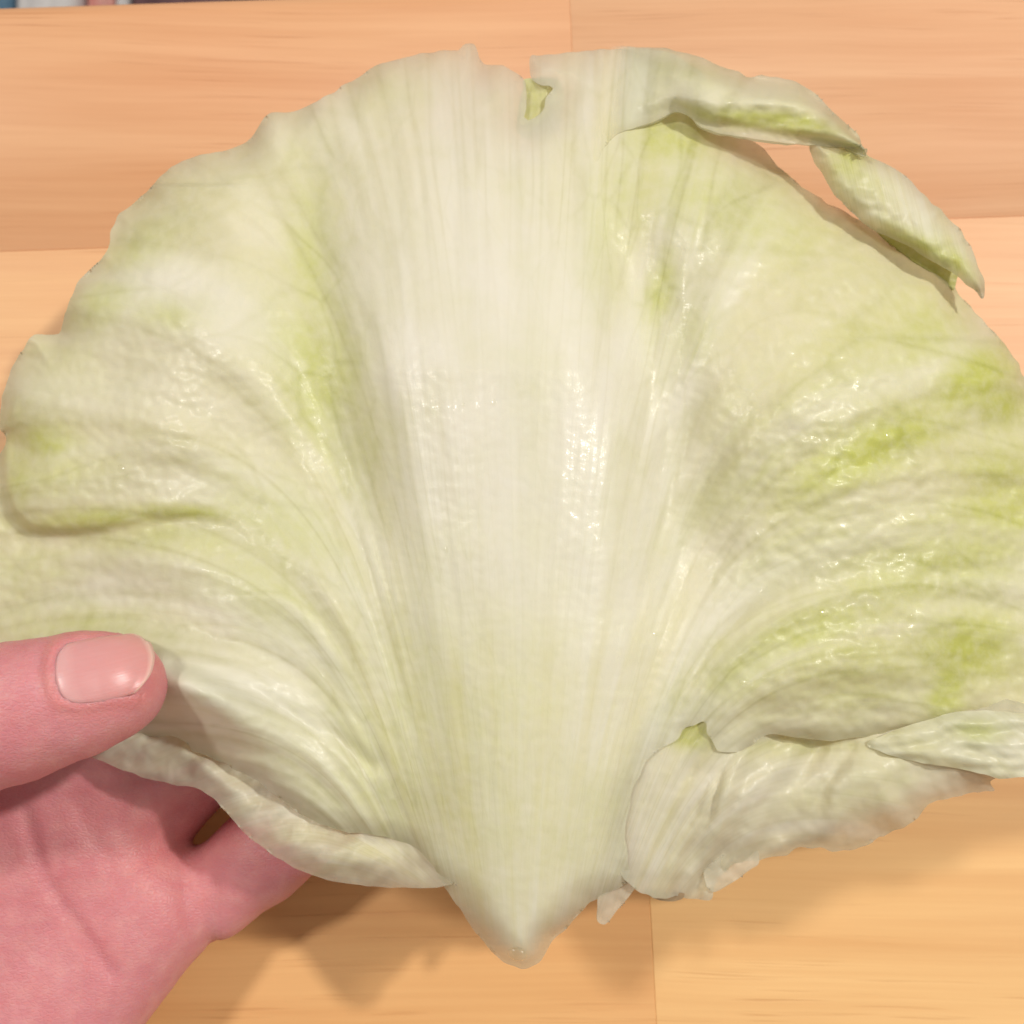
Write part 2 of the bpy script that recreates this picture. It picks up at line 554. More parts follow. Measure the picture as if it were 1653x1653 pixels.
def build_sheet(name, outline, depth_fn, attr_fn, parent, step=4.0, holes=(), thick=0.0006, jit=2.0, seed=0, vc=None,
                thick_fn=None):
    X, Y, ok, rim = sheet_grid(outline, step, holes, jit, seed)
    D = depth_fn(X, Y, rim)                      # mm along the view axis
    idx = -np.ones(X.shape, int)
    cs = [ok[:-1, :-1], ok[1:, :-1], ok[1:, 1:], ok[:-1, 1:]]
    nok = sum(c.astype(int) for c in cs)
    use = np.zeros(X.shape, bool)
    for (a, b), c in zip(((0, 0), (1, 0), (1, 1), (0, 1)), cs):
        use[a:a + nok.shape[0], b:b + nok.shape[1]] |= c & (nok >= 3)
    idx[use] = np.arange(use.sum())
    F = []
    for miss in range(-1, 4):
        yy, xx = np.nonzero((nok == 4) if miss < 0 else ((nok == 3) & ~cs[miss]))
        q4 = [idx[yy, xx], idx[yy + 1, xx], idx[yy + 1, xx + 1], idx[yy, xx + 1]]
        F += np.stack([c for i, c in enumerate(q4) if i != miss], 1).tolist()
    x, y, d, rm = X[use], Y[use], D[use], rim[use]
    # weld crowded outline points
    bi = np.nonzero(rm == 0)[0]
    kd = KDTree(len(bi))
    for j, i in enumerate(bi):
        kd.insert((x[i], y[i], 0), j)
    kd.balance()
    rep = np.arange(len(x)); done = set()
    for j, i in enumerate(bi):
        if j in done: continue
        done.add(j)
        for _, j2, _ in kd.find_range((x[i], y[i], 0), step * 0.6):
            if j2 not in done:
                done.add(j2); rep[bi[j2]] = i
    keep = np.unique(rep); new = -np.ones(len(x), int); new[keep] = np.arange(len(keep))
    rep = new[rep]
    F2 = []
    for f in F:
        g = []
        for i in f:
            k = int(rep[i])
            if k not in g: g.append(k)
        if len(g) > 2: F2.append(g)
    F = F2
    x, y, d, rm = x[keep], y[keep], d[keep], rm[keep]
    W = to_world(x, y, d / 1000.0)
    o = mesh_obj(name, W, F, LEAF, parent)
    me = o.data
    le = np.zeros(len(me.loops), int); me.loops.foreach_get('edge_index', le)
    se = me.attributes.new('sharp_edge', 'BOOLEAN', 'EDGE')
    se.data.foreach_set('value', np.bincount(le, minlength=len(me.edges)) == 1)
    at = attr_fn(x, y, rm)
    for k in ('green', 'thin', 'brown', 'rib', 'wet', 'calm', 'fade'):
        a = o.data.attributes.new(k, 'FLOAT', 'POINT')
        a.data.foreach_set('value', np.clip(np.broadcast_to(at.get(k, {'wet': 0.15, 'calm': 0.45}.get(k, 0.0)), x.shape), 0, 1).astype(np.float32))
    vu, vr = vein_uv(x, y, *(vc or (BX, BY)))
    uvl = o.data.uv_layers.new(name='vein')
    li = np.zeros(len(o.data.loops), int)
    o.data.loops.foreach_get('vertex_index', li)
    uvl.data.foreach_set('uv', np.stack([vu[li], vr[li]], 1).astype(np.float32).ravel())
    vg = o.vertex_groups.new(name='thickness')
    tf = np.clip(thick_fn(x, y, rm) if thick_fn else np.ones_like(x), 0.02, 1)
    qz = np.round(tf * 20).astype(int)
    for val in np.unique(qz):
        vg.add(np.nonzero(qz == val)[0].tolist(), val / 20.0, 'REPLACE')
    sm = o.modifiers.new('thickness', 'SOLIDIFY')
    sm.thickness = thick
    sm.offset = -1.0
    sm.vertex_group = 'thickness'
    sm.thickness_vertex_group = 0.0
    return o


FOLD = [(8, 700), (6, 745), (10, 790), (24, 826), (52, 850), (110, 856), (190, 848), (265, 836), (330, 832), (385, 848), (430, 885)]
_fold = catmull(FOLD, 4, closed=False)


def fold_side(X, Y):
    """signed distance to the fold line, positive on the upper side"""
    d, qx, qy = seg_dist(X, Y, _fold[:-1], _fold[1:])
    poly = np.concatenate([[(-200, 700)], _fold, [(700, 885), (700, 300), (-200, 300)]])
    return np.where(inside(X, Y, poly), d, -d)


def slope(Y):
    # the leaf hangs nearly level with the table: further from the lens towards its top
    return 0.0171 * (1560.0 - Y)


def blade_depth(X, Y, rim):
    v_, r_ = vein_uv(X, Y)
    h = np.zeros_like(X)
    # overall cup: the rim falls away from the lens
    e = np.hypot((X - 840) / 900.0, (Y - 860) / 800.0)
    h += -13.0 * smooth(0.35, 1.15, e) ** 1.3
    # swollen midrib
    xc = interp(Y, [60, 400, 800, 1200, 1560], [800, 815, 845, 850, 842])
    wd = interp(Y, [60, 400, 800, 1000, 1200, 1350, 1470, 1560], [270, 265, 255, 235, 185, 130, 85, 60])
    am = interp(Y, [60, 300, 600, 1000, 1300, 1560], [3, 6.0, 9.8, 7.2, 4.8, 4.0])
    wd = wd * np.where(X < xc, 1 + 0.16 * (1 - smooth(850, 1100, Y)), 1.0)
    h += am * np.exp(-((X - xc) / wd) ** 2 * 0.85 - ((X - xc) / wd) ** 4 * 0.2)
    # valleys beside it
    xl = interp(Y, [200, 300, 450, 600, 750, 900, 1100, 1350], [470, 485, 500, 525, 555, 590, 640, 700])
    xr = interp(Y, [200, 350, 500, 700, 900, 1050, 1200, 1400], [990, 1010, 1045, 1085, 1105, 1085, 1045, 1010])
    gl_ = smooth(180, 420, Y) * (1 - 0.7 * smooth(720, 980, Y)) * (1 - smooth(1150, 1420, Y))
    gr_ = smooth(230, 480, Y) * (1 - 0.5 * smooth(850, 1050, Y)) * (1 - smooth(1050, 1330, Y))
    h += -5.4 * gl_ * np.exp(-((X - xl) / 78) ** 2)
    h += -6.2 * gr_ * np.exp(-((X - xr) / 82) ** 2)
    # side lobes swell towards the lens
    h += 7.0 * gauss(X, Y, 300, 560, 190, 260, 20) + 8.0 * gauss(X, Y, 1330, 660, 220, 330, -25)
    h += 5.0 * gauss(X, Y, 330, 950, 190, 90, 25) + 4.5 * gauss(X, Y, 1330, 1060, 240, 90, -6)
    h += 3.0 * gauss(X, Y, 400, 1170, 160, 60, 35) + 3.0 * gauss(X, Y, 1130, 330, 110, 90)
    # pleats that run with the veins
    side = smooth(120, 420, np.abs(X - xc))
    n1 = noise2(v_ * 15, r_ * 1.6, 1); n2 = noise2(v_ * 55, r_ * 2.6, 2); n3 = noise2(v_ * 115, r_ * 5.0, 3)
    edge = 1 + 0.8 * np.clip(1 - rim / 150, 0, 1) * (1 - smooth(900, 1100, Y))
    n4 = noise2(v_ * 60 + 3, r_ * 14.0, 9)
    h += side * edge * (1.9 * n1 + 0.95 * n2 + 0.22 * n4) + (0.05 + 0.22 * side) * n3 * smooth(1500, 1150, Y)
    h += (1 - side) * (0.25 * smooth(1500, 1000, Y) * noise2(v_ * 26, r_ * 1.2, 4) + 0.2 * noise2(X / 70, Y / 90, 8))
    # puckers
    cr = smooth(1100, 1350, X) + 0.55 * (1 - smooth(300, 520, X))
    h += cr * (0.6 * noise2(X / 110, Y / 70, 5) + 0.32 * noise2(X / 46, Y / 26, 6) + 0.12 * noise2(X / 26, Y / 16, 16)) + (0.05 + 0.05 * side + 0.08 * cr) * noise2(X / 15, Y / 13, 7)
    # the left lobe doubles over itself along the fold
    f = fold_side(X, Y)
    g = 1 - smooth(250, 440, X)
    h += g * ((2.6 + 1.6 * (1 - smooth(50, 220, X))) * smooth(-13, 6, f) - 2.0 * np.exp(-np.clip(f, 0, None) / 26.0) * smooth(-15, 7, f) - 1.0)
    h += g * -0.8 * np.exp(-((f + 20) / 20) ** 2)
    h += 12.0 * gauss(X, Y, 290, 1105, 150, 60, 20) + 2.0 * gauss(X, Y, 120, 1040, 120, 40)
    h += -2.6 * gauss(X, Y, 640, 1330, 60, 70, -20)
    h += -1.3 * np.exp(-(line_dist(X, Y, [(285, 1070), (330, 1082), (420, 1128), (520, 1180), (600, 1235)]) / 16) ** 2)
    h += 1.6 * gauss(X, Y, 360, 1140, 110, 28, 33)
    # rolled rim (upper left and right), thin lip along the lower left
    roll = np.clip(1 - rim / 95.0, 0, 1) ** 2
    wob = 0.6 + 0.9 * np.clip(noise2(X / 75, Y / 75, 11) + 0.3, 0, 1.4)
    h += -4.2 * roll * wob * (1 - smooth(1000, 1150, Y))
    lip = np.clip(1 - rim / 34.0, 0, 1) ** 2 * smooth(1150, 1200, Y) * (1 - smooth(650, 720, X))
    h += -2.2 * lip
    lip2 = np.clip(1 - rim / 26.0, 0, 1) ** 2 * smooth(1130, 1170, Y) * smooth(1180, 1230, X)
    h += -1.6 * lip2
    # rounded sides of the stalk end
    tipr = np.clip(1 - rim / 60.0, 0, 1) ** 2 * smooth(1380, 1450, Y) * np.exp(-((X - 845) / 190) ** 4)
    h += -3.8 * tipr
    return 199.0 + slope(Y) - h


def blade_attr(X, Y, rim):
    v_, r_ = vein_uv(X, Y)
    xc = interp(Y, [60, 400, 800, 1200, 1560], [800, 815, 845, 850, 842])
    wd = interp(Y, [60, 400, 800, 1000, 1200, 1350, 1470, 1560], [230, 220, 215, 180, 130, 95, 70, 50])
    rib = np.exp(-((X - xc) / wd) ** 2 * 0.8) * (0.50 + 0.45 * smooth(280, 450, Y)) * (1 - 0.85 * smooth(880, 1150, Y))
    rib = np.maximum(rib, 0.95 * np.exp(-((X - 720) / 165) ** 2 * 0.8 - ((Y - 570) / 130) ** 2))  # adds a whiter patch over the upper left of the midrib
    g = np.zeros_like(X)
    for (x, y, rx, ry, a, s) in (
            (503, 430, 36, 130, -4, .58), (515, 600, 55, 120, -8, .66), (545, 700, 60, 110, -14, .35),
            (700, 1200, 150, 250, -8, .30), (470, 860, 120, 60, 30, .38), (420, 950, 120, 50, 35, .30),
            (150, 838, 120, 17, -4, .70), (290, 826, 75, 11, 3, .75), (28, 760, 22, 70, -8, .6), (70, 715, 45, 22, 0, .7), (90, 770, 70, 40, -15, .40),
            (250, 870, 140, 30, 8, .35), (195, 415, 70, 30, -25, .40), (150, 490, 60, 34, -30, .45), (270, 510, 60, 26, 0, .30),
            (650, 130, 70, 50, 0, .25), (80, 560, 60, 40, 0, .25), (40, 930, 60, 60, 0, .35), (130, 1010, 120, 30, 0, .35),
            (1085, 225, 80, 40, 0, .65), (1000, 330, 50, 110, 10, .40), (1140, 320, 150, 70, 15, .38), (1068, 470, 26, 60, 10, .60),
            (1110, 540, 40, 60, 20, .30), (1240, 300, 90, 40, 25, .30), (1580, 610, 75, 34, -32, .75), (1620, 650, 40, 30, 0, .65),
            (1400, 725, 130, 38, -26, .70), (1490, 540, 70, 40, -30, .40), (1350, 590, 200, 50, -28, .25), (1620, 800, 70, 60, 0, .60),
            (1500, 920, 150, 50, -20, .45), (1300, 1015, 110, 34, -22, .50), (1560, 1045, 70, 50, -10, .65), (1530, 1120, 26, 55, 10, .75),
            (1200, 780, 120, 40, -35, .22), (1180, 1080, 90, 40, -30, .35), (1400, 1080, 150, 40, -5, .30), (1300, 860, 120, 50, -30, .18),
            (960, 1330, 60, 120, 15, .20), (800, 1330, 120, 120, 0, .22), (860, 640, 30, 300, 0, .10)):
        g = np.maximum(g, s * gauss(X, Y, x, y, rx * 1.25, ry * 1.25, a))
    g = g * (1.10 + 0.18 * smooth(1000, 1200, X)) + 0.05 + 0.12 * smooth(1100, 1400, X)
    top = (1 - smooth(90, 330, Y)) * np.exp(-((X - 790) / 160) ** 2)
    g = g * (1 - 0.9 * top)
    thin = 0.30 * np.clip(1 - rim / 60, 0, 1) ** 1.5 + 0.05
    thin += 0.26 * top
    thin += 0.42 * np.clip(1 - rim / 50, 0, 1) * smooth(1440, 1510, Y)
    thin += 0.25 * gauss(X, Y, 1215, 245, 60, 30) + 0.3 * gauss(X, Y, 1335, 325, 50, 20, 35)
    brown = 0.55 * gauss(X, Y, 1352, 330, 40, 12, 38) + 0.30 * gauss(X, Y, 1225, 238, 40, 26, 20)
    brown += 0.12 * np.clip(1 - rim / 16, 0, 1) * (noise2(X / 60, Y / 60, 14) > 0.1)
    wet = 0.07 + 0.55 * np.clip(noise2(X / 55, Y / 45, 77) - 0.12, 0, 1) * (0.35 + 0.65 * smooth(1050, 1250, X))
    for (x, y, rx, ry, a, q) in ((915, 790, 50, 130, -5, 1.0), (1030, 920, 30, 45, 20, .5), (1325, 608, 70, 16, -28, .8), (1470, 1000, 50, 20, -20, .6),
                                 (540, 1080, 50, 14, 10, .5), (1280, 1100, 60, 30, -40, .4), (330, 920, 40, 16, -30, .4), (300, 745, 60, 10, -15, .4),
                                 (700, 656, 110, 10, 0, .7), (1100, 480, 60, 60, 0, .3), (850, 1530, 60, 40, -30, 1.0), (430, 1230, 30, 14, 30, .5)):
        wet = np.maximum(wet, q * gauss(X, Y, x, y, rx, ry, a))
    return {'green': g, 'thin': np.clip(thin, 0, 0.6), 'brown': brown, 'rib': rib, 'wet': wet,
            'calm': np.maximum(rib, np.exp(-((X - xc) / (wd * 1.45)) ** 4) * smooth(800, 1000, Y))}


BLADE = [(849, 196), (850, 165), (850, 142), (842, 124), (815, 108), (785, 103), (773, 92), (766, 74), (750, 72), (738, 80), (700, 83),
         (655, 92), (610, 104), (580, 124), (545, 145), (510, 164), (480, 178), (440, 182), (425, 191), (413, 214), (395, 230),
         (360, 243), (320, 251), (275, 270), (260, 286), (225, 320), (195, 345), (180, 370), (170, 410), (150, 430), (128, 455),
         (110, 490), (101, 520), (93, 537), (56, 541), (40, 560), (21, 590), (8, 622), (2, 655), (0, 690), (10, 702), (7, 722), (-8, 738),
         (-40, 760), (-80, 850), (-90, 960), (-70, 1060), (0, 1130), (90, 1185), (150, 1205), (200, 1202), (251, 1192), (276, 1188), (298, 1197), (315, 1214),
         (353, 1228), (383, 1243), (408, 1256), (451, 1290), (502, 1324), (553, 1341), (620, 1352), (670, 1368), (700, 1400),
         (722, 1440), (750, 1480), (779, 1520), (800, 1542), (830, 1562), (852, 1563), (877, 1546), (892, 1520), (921, 1491),
         (947, 1463), (985, 1440), (1016, 1420), (1012, 1380), (1010, 1335), (1022, 1278), (1045, 1228), (1078, 1203), (1092, 1193),
         (1104, 1178), (1120, 1170), (1137, 1163), (1142, 1180), (1150, 1200), (1163, 1214), (1185, 1214), (1212, 1204), (1232, 1190), (1253, 1185),
         (1295, 1191), (1337, 1195), (1379, 1191), (1434, 1183), (1476, 1184), (1530, 1178), (1555, 1162), (1589, 1155), (1610, 1168),
         (1645, 1186), (1700, 1190), (1740, 1130), (1760, 1000), (1755, 880), (1730, 760), (1690, 660), (1653, 606), (1640, 580), (1600, 530),
         (1560, 490), (1535, 456), (1500, 426), (1470, 402), (1420, 374), (1378, 350), (1345, 332), (1320, 318), (1283, 291),
         (1262, 274), (1246, 258), (1236, 242), (1212, 225), (1188, 216), (1160, 205), (1150, 160), (1130, 115), (1070, 82), (985, 79), (945, 82), (905, 87), (880, 89), (858, 90), (856, 108), (856, 128), (874, 135), (893, 140), (881, 161), (871, 183)]

LOC = to_world(838, 900, 0.205)
leaf = empty('lettuce_leaf', LOC)
tag(leaf, 'wet pale green and cream iceberg lettuce leaf with torn edges, held above the table', 'lettuce leaf')


def blade_thick(X, Y, rim):
    xc = interp(Y, [60, 800, 1200, 1560], [800, 845, 850, 842])
    wd = interp(Y, [60, 500, 1000, 1350, 1560], [140, 170, 170, 110, 60])
    t = 0.18 + 0.82 * np.exp(-((X - xc) / wd) ** 2) * smooth(250, 1100, Y)
    return t * (0.25 + 0.75 * smooth(0, 60, rim))


blade = build_sheet('leaf_blade', BLADE, blade_depth, blade_attr, leaf, step=3.6, thick=0.0030, jit=3.0, seed=21, thick_fn=blade_thick)


def bd(x, y):
    """blade depth without rim effects"""
    return blade_depth(np.asarray(x, float), np.asarray(y, float), np.full(np.shape(x), 400.0))


# pleated torn edge at the lower right, behind the blade
PC = (1040.0, 1600.0)


def pleat_depth(X, Y, rim):
    a, r = vein_uv(X, Y, *PC)
    b = 202.0 + 0.004 * (X - 1200) + 3.2 * smooth(1170, 1290, X) + slope(Y)
    a = a + 0.10 * noise2(X / 160, Y / 160, 36)
    h = 3.4 * noise2(a * 6.0, r * 3.0, 31) + 1.5 * noise2(a * 14, r * 6, 32) + 0.25 * noise2(a * 34, r * 8, 33)
    h += 0.5 * noise2(X / 40, Y / 34, 34) + 0.15 * noise2(X / 14, Y / 14, 35)
    h += 2.2 * gauss(X, Y, 1190, 1310, 90, 45, -55) + 1.8 * gauss(X, Y, 1360, 1270, 110, 40, -20)
    h += -8.0 * smooth(1220, 1470, Y)
    h += -2.5 * np.clip(1 - rim / 60, 0, 1) ** 2
    # grows out of the stalk's side and the blade's edge
    bl = bd(np.minimum(X, 1230), np.minimum(Y, 1420)) + 0.5
    t = np.maximum(1 - smooth(1005, 1180, X), (1 - smooth(1150, 1215, X)) * (1 - smooth(1195, 1290, Y)))
    hole = 0.6 * gauss(X, Y, 1112, 1182, 34, 26)
    return (b - h) * (1 - t) + bl * t + hole


def pleat_attr(X, Y, rim):
    g = 0.06 + 1.1 * gauss(X, Y, 1112, 1182, 34, 26) + 0.45 * gauss(X, Y, 1300, 1205, 130, 20) + 0.25 * gauss(X, Y, 1420, 1260, 130, 50, -15) \
        + 0.5 * gauss(X, Y, 1595, 1185, 60, 30)
    thin = 0.16 + 0.34 * np.clip(1 - rim / 50, 0, 1) + 0.22 * gauss(X, Y, 1400, 1345, 150, 35, -15)
    br = 0.5 * gauss(X, Y, 1580, 1258, 55, 20, 20) + 0.10 * gauss(X, Y, 1450, 1330, 120, 30, -20)
    return {'green': g, 'thin': np.clip(thin, 0, .55), 'brown': br, 'rib': 0.0 * X}


PLEAT = [(985, 1300), (1020, 1190), (1060, 1140), (1160, 1120), (1320, 1140), (1500, 1130), (1640, 1130), (1690, 1170), (1690, 1225),
         (1640, 1240), (1600, 1258), (1604, 1277), (1585, 1279), (1568, 1280), (1534, 1287), (1501, 1300), (1476, 1323), (1463, 1335), (1421, 1350),
         (1388, 1368), (1358, 1373), (1325, 1369), (1291, 1371), (1270, 1379), (1228, 1388), (1214, 1390), (1191, 1392), (1163, 1413),
         (1155, 1432), (1151, 1450), (1136, 1451), (1098, 1449), (1062, 1450), (1044, 1444), (1023, 1431), (1000, 1410), (985, 1360)]
p_ = build_sheet('torn_edge', PLEAT, pleat_depth, pleat_attr, leaf, step=3.6, thick=0.0007, jit=4.5, seed=41, vc=(880, 1780))
tag(p_, 'pleated pale torn edge hanging below the blade at the lower right')


# cream strip that runs out of the picture on the right, over the torn edge
def strip_depth(X, Y, rim):
    h = 0.8 * noise2(X / 60, Y / 18, 51) + 0.3 * noise2(X / 22, Y / 12, 52) - 1.4 * np.clip(1 - rim / 24, 0, 1) ** 2
    return 203.0 + slope(Y) - h


STRIP = [(1400, 1200), (1450, 1178), (1540, 1150), (1640, 1150), (1740, 1170), (1760, 1225), (1720, 1246), (1653, 1254), (1614, 1257),
         (1588, 1251), (1540, 1240), (1480, 1230), (1435, 1218)]
build_sheet('leaf_fold', STRIP, strip_depth,
            lambda X, Y, r: {'green': 0.12 + 0.65 * gauss(X, Y, 1580, 1180, 40, 18), 'thin': 0.12 + 0 * X, 'brown': 0 * X, 'rib': 0 * X},
            leaf, step=3.6, thick=0.0006, jit=2.0, seed=52, vc=(800, 1500))


# lower-left layer that folds under the blade, over the fingers
def under_depth(X, Y, rim):
    t = smooth(560, 715, X)
    lowb = bd(np.clip(X, 600, 760), np.clip(Y, 1300, 1420))
    b = 207.0 + 1.0 * smooth(300, 140, X)
    h = 2.6 * gauss(X, Y, 540, 1372, 110, 30, 14) + 1.8 * gauss(X, Y, 350, 1255, 70, 16, 38) - 1.8 * gauss(X, Y, 640, 1385, 60, 40)
    h += 0.8 * noise2(X / 60, Y / 40, 61) + 0.3 * noise2(X / 24, Y / 20, 62) + 0.1 * noise2(X / 10, Y / 10, 63)
    h += -1.5 * np.clip(1 - rim / 30, 0, 1) ** 2 + 0.5 * noise2((X + Y) / 26, (X - Y) / 70, 65)
    return (b + slope(Y) - h) * (1 - t) + (lowb + 1.2) * t


UNDER = [(120, 1185), (200, 1130), (330, 1140), (450, 1235), (600, 1300), (720, 1360), (745, 1400), (735, 1424), (716, 1431), (640, 1433), (570, 1428),
         (506, 1413), (446, 1384), (395, 1345), (366, 1313), (340, 1285), (315, 1272), (272, 1265), (230, 1254), (179, 1236), (140, 1217)]
u_ = build_sheet('leaf_fold', UNDER, under_depth,
                 lambda X, Y, r: {'green': 0.07 + 0.12 * gauss(X, Y, 640, 1380, 80, 40), 'thin': np.clip(0.30 + 0.20 * noise2(X / 60, Y / 30, 64) + 0.30 * np.clip(1 - r / 40, 0, 1), 0.1, 0.65),
                                  'brown': 0.0 * X, 'rib': 0 * X},
                 leaf, step=3.6, thick=0.0007, jit=2.2, seed=63, vc=(760, 1480))
tag(u_, 'pale glossy lower layer folded under the blade over the fingers')


# curled band at the upper right of the tear
def curl_depth(X, Y, rim):
    _b = catmull(BLADE, 3)
    b0 = blade_depth(X, Y, np.where(inside(X, Y, _b), seg_dist(X, Y, _b, np.roll(_b, -1, 0))[0], 0.0))
    yt = np.interp(X, [850, 985, 1100, 1212, 1290, 1350, 1395], [90, 76, 83, 124, 135, 185, 236])
    yb = np.interp(X, [880, 940, 1000, 1059, 1091, 1122, 1174, 1276, 1395], [300, 270, 213, 195, 180, 198, 216, 230, 240])
    s = np.clip((Y - yt) / np.maximum(yb - yt, 12), 0, 1)
    t = smooth(965, 1150, X)
    b = b0 * (1 - t) + (204.5 + slope(Y)) * t + 1.5 * smooth(1180, 1400, X)
    h = 5.5 * t * np.sin(np.clip(s * 1.15, 0, 1) * np.pi * 0.72) - 2.0 * t * smooth(0.72, 1.0, s) - 2.6 * t * (1 - smooth(0, 0.35, s))
    h += t * (0.7 * noise2(X / 70, Y / 34, 71) + 0.28 * noise2(X / 26, Y / 16, 72) + 0.12 * noise2(X / 11, Y / 9, 73))
    # a second crease: upper bright roll, green hollow beneath
    yl = np.interp(X, [1090, 1150, 1250, 1330, 1380], [165, 163, 165, 178, 215])
    h += -0.9 * gauss(X, Y, 1235, 195, 120, 22, 4) + 0.9 * np.exp(-((Y - yl) / 10) ** 2) * smooth(1090, 1130, X)
    return b - h - 1.2 * t - 0.10


CURL = [(962, 80), (985, 76), (1050, 76), (1100, 83), (1150, 101), (1190, 116), (1212, 124), (1235, 123), (1262, 126),
        (1290, 135), (1322, 156), (1350, 185), (1382, 212), (1393, 236), (1397, 252), (1384, 250), (1360, 238), (1312, 235), (1276, 231), (1221, 223), (1174, 217), (1140, 209),
        (1122, 199), (1108, 187), (1091, 179), (1059, 195), (1000, 215), (975, 238), (962, 262), (955, 240), (958, 160)]


def curl_attr(X, Y, rim):
    g = 0.06 + 0.95 * gauss(X, Y, 1195, 192, 95, 15, 6) + 1.0 * gauss(X, Y, 1285, 203, 60, 20, 8) + 0.28 * gauss(X, Y, 1110, 108, 80, 22, 12) \
        + 0.40 * gauss(X, Y, 1375, 235, 30, 25) + 0.3 * gauss(X, Y, 1000, 225, 60, 14, -20)
    thin = 0.10 + 0.28 * np.clip(1 - rim / 40, 0, 1) + 0.12 * (1 - smooth(90, 150, Y))
    t = smooth(965, 1060, X)
    ba = blade_attr(X, Y, np.full_like(X, 400.0))
    g = g * t + ba['green'] * (1 - t)
    return {'green': g, 'thin': thin * t + ba['thin'] * (1 - t), 'fade': 1 - smooth(966, 1045, X + 0.12 * (Y - 160)), 'brown': 0.10 * np.clip(1 - rim / 14, 0, 1), 'rib': ba['rib'] * (1 - t), 'calm': ba['calm'] * (1 - t)}


c_ = build_sheet('curled_flap', CURL, curl_depth, curl_attr, leaf, step=3.2, thick=0.0006, jit=2.2, seed=74, thick_fn=lambda X, Y, r: 0.15 + 0.85 * smooth(980, 1080, X))
tag(c_, 'curled flap right of the tear with a bright green hollow')

# green tissue showing in the tear
build_sheet('leaf_fold', [(846, 128), (860, 126), (905, 132), (905, 200), (880, 225), (838, 215), (838, 170), (845, 140)],
            lambda X, Y, r: blade_depth(X, np.clip(Y, 150, 400), np.full_like(X, 10.0)) + 2.2 + 0.4 * noise2(X / 20, Y / 20, 81),
            lambda X, Y, r: {'green': 0.75 + 0 * X, 'thin': 0.15 + 0 * X, 'brown': 0 * X, 'rib': 0 * X},
            leaf, step=3.2, thick=0.0005, jit=1.0, seed=81)


# loose torn flap beyond the rim
def loose_depth(X, Y, rim):
    a = (X - 1310) * 0.72 + (Y - 234) * 0.69       # along
    b = -(X - 1310) * 0.69 + (Y - 234) * 0.72      # across, positive to the lower left
    fl = np.interp(a, [0, 60, 170, 250, 360], [60, 40, 24, -6, 10])
    h = 3.2 * np.exp(-((b + 8) / 55) ** 2) - 5.5 * smooth(0, 45, b - fl + 10) * smooth(120, 180, a)
    h += 0.9 * noise2(X / 48, Y / 40, 91) + 0.35 * noise2(X / 20, Y / 18, 92) + 0.1 * noise2(X / 9, Y / 9, 93)
    h += -2.6 * np.clip(1 - rim / 34, 0, 1) ** 2
    h += -2.0 * gauss(X, Y, 1350, 245, 45, 22)
    return 203.5 + slope(Y) + 0.006 * a - h


def loose_attr(X, Y, rim):
    a = (X - 1310) * 0.72 + (Y - 234) * 0.69
    g = 0.10 + 0.85 * gauss(X, Y, 1480, 392, 60, 14, 30) + 0.75 * gauss(X, Y, 1545, 425, 42, 18, 50) + 0.45 * gauss(X, Y, 1350, 265, 40, 40) \
        + 0.3 * gauss(X, Y, 1400, 300, 50, 30, 45) + 0.5 * gauss(X, Y, 1385, 250, 30, 16)
    return {'green': g, 'thin': 0.10 + 0.22 * np.clip(1 - rim / 26, 0, 1) + 0.15 * gauss(X, Y, 1325, 255, 25, 40),
            'brown': 0.40 * gauss(X, Y, 1584, 472, 16, 20) + 0.08 * np.clip(1 - rim / 12, 0, 1), 'rib': 0 * X}


LOOSE = [(1309, 225), (1350, 224), (1390, 234), (1399, 252), (1419, 260), (1458, 281), (1498, 321), (1529, 349), (1553, 376), (1569, 404), (1580, 430), (1589, 455),
         (1586, 482), (1574, 470), (1543, 446), (1500, 418), (1465, 398), (1421, 377), (1379, 349), (1348, 313), (1326, 280), (1312, 254)]
l_ = build_sheet('torn_flap', LOOSE, loose_depth, loose_attr, leaf, step=3.0, thick=0.0006, jit=2.6, seed=94, vc=(1000, -100))
tag(l_, 'narrow torn flap with a green lower edge beyond the upper right rim')
# darker inner side of that flap, turned under
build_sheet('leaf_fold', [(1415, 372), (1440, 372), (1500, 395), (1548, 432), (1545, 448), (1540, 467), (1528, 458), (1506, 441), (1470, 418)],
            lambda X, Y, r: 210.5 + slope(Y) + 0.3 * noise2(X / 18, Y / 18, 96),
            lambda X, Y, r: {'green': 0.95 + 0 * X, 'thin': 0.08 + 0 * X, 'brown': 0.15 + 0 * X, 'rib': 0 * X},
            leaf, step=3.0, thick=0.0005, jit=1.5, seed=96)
# limp glassy shreds below the stalk, and a painted shadow gap
build_sheet('leaf_shred_or_shade', [(1000, 1405), (1030, 1410), (1026, 1432), (1002, 1462), (978, 1492), (966, 1488), (964, 1466), (968, 1440)],
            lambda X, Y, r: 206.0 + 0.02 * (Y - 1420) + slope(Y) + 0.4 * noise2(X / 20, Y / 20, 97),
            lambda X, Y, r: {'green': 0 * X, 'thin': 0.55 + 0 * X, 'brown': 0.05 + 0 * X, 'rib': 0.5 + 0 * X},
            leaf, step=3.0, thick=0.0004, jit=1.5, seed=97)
build_sheet('leaf_shred_or_shade', [(1140, 1400), (1180, 1370), (1220, 1370), (1226, 1392), (1213, 1402), (1196, 1416), (1176, 1428), (1152, 1440), (1140, 1430)],
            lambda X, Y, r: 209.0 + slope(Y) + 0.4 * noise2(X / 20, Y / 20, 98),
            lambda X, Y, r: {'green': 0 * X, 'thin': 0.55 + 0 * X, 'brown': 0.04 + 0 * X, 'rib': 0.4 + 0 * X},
            leaf, step=3.0, thick=0.0004, jit=1.5, seed=98)
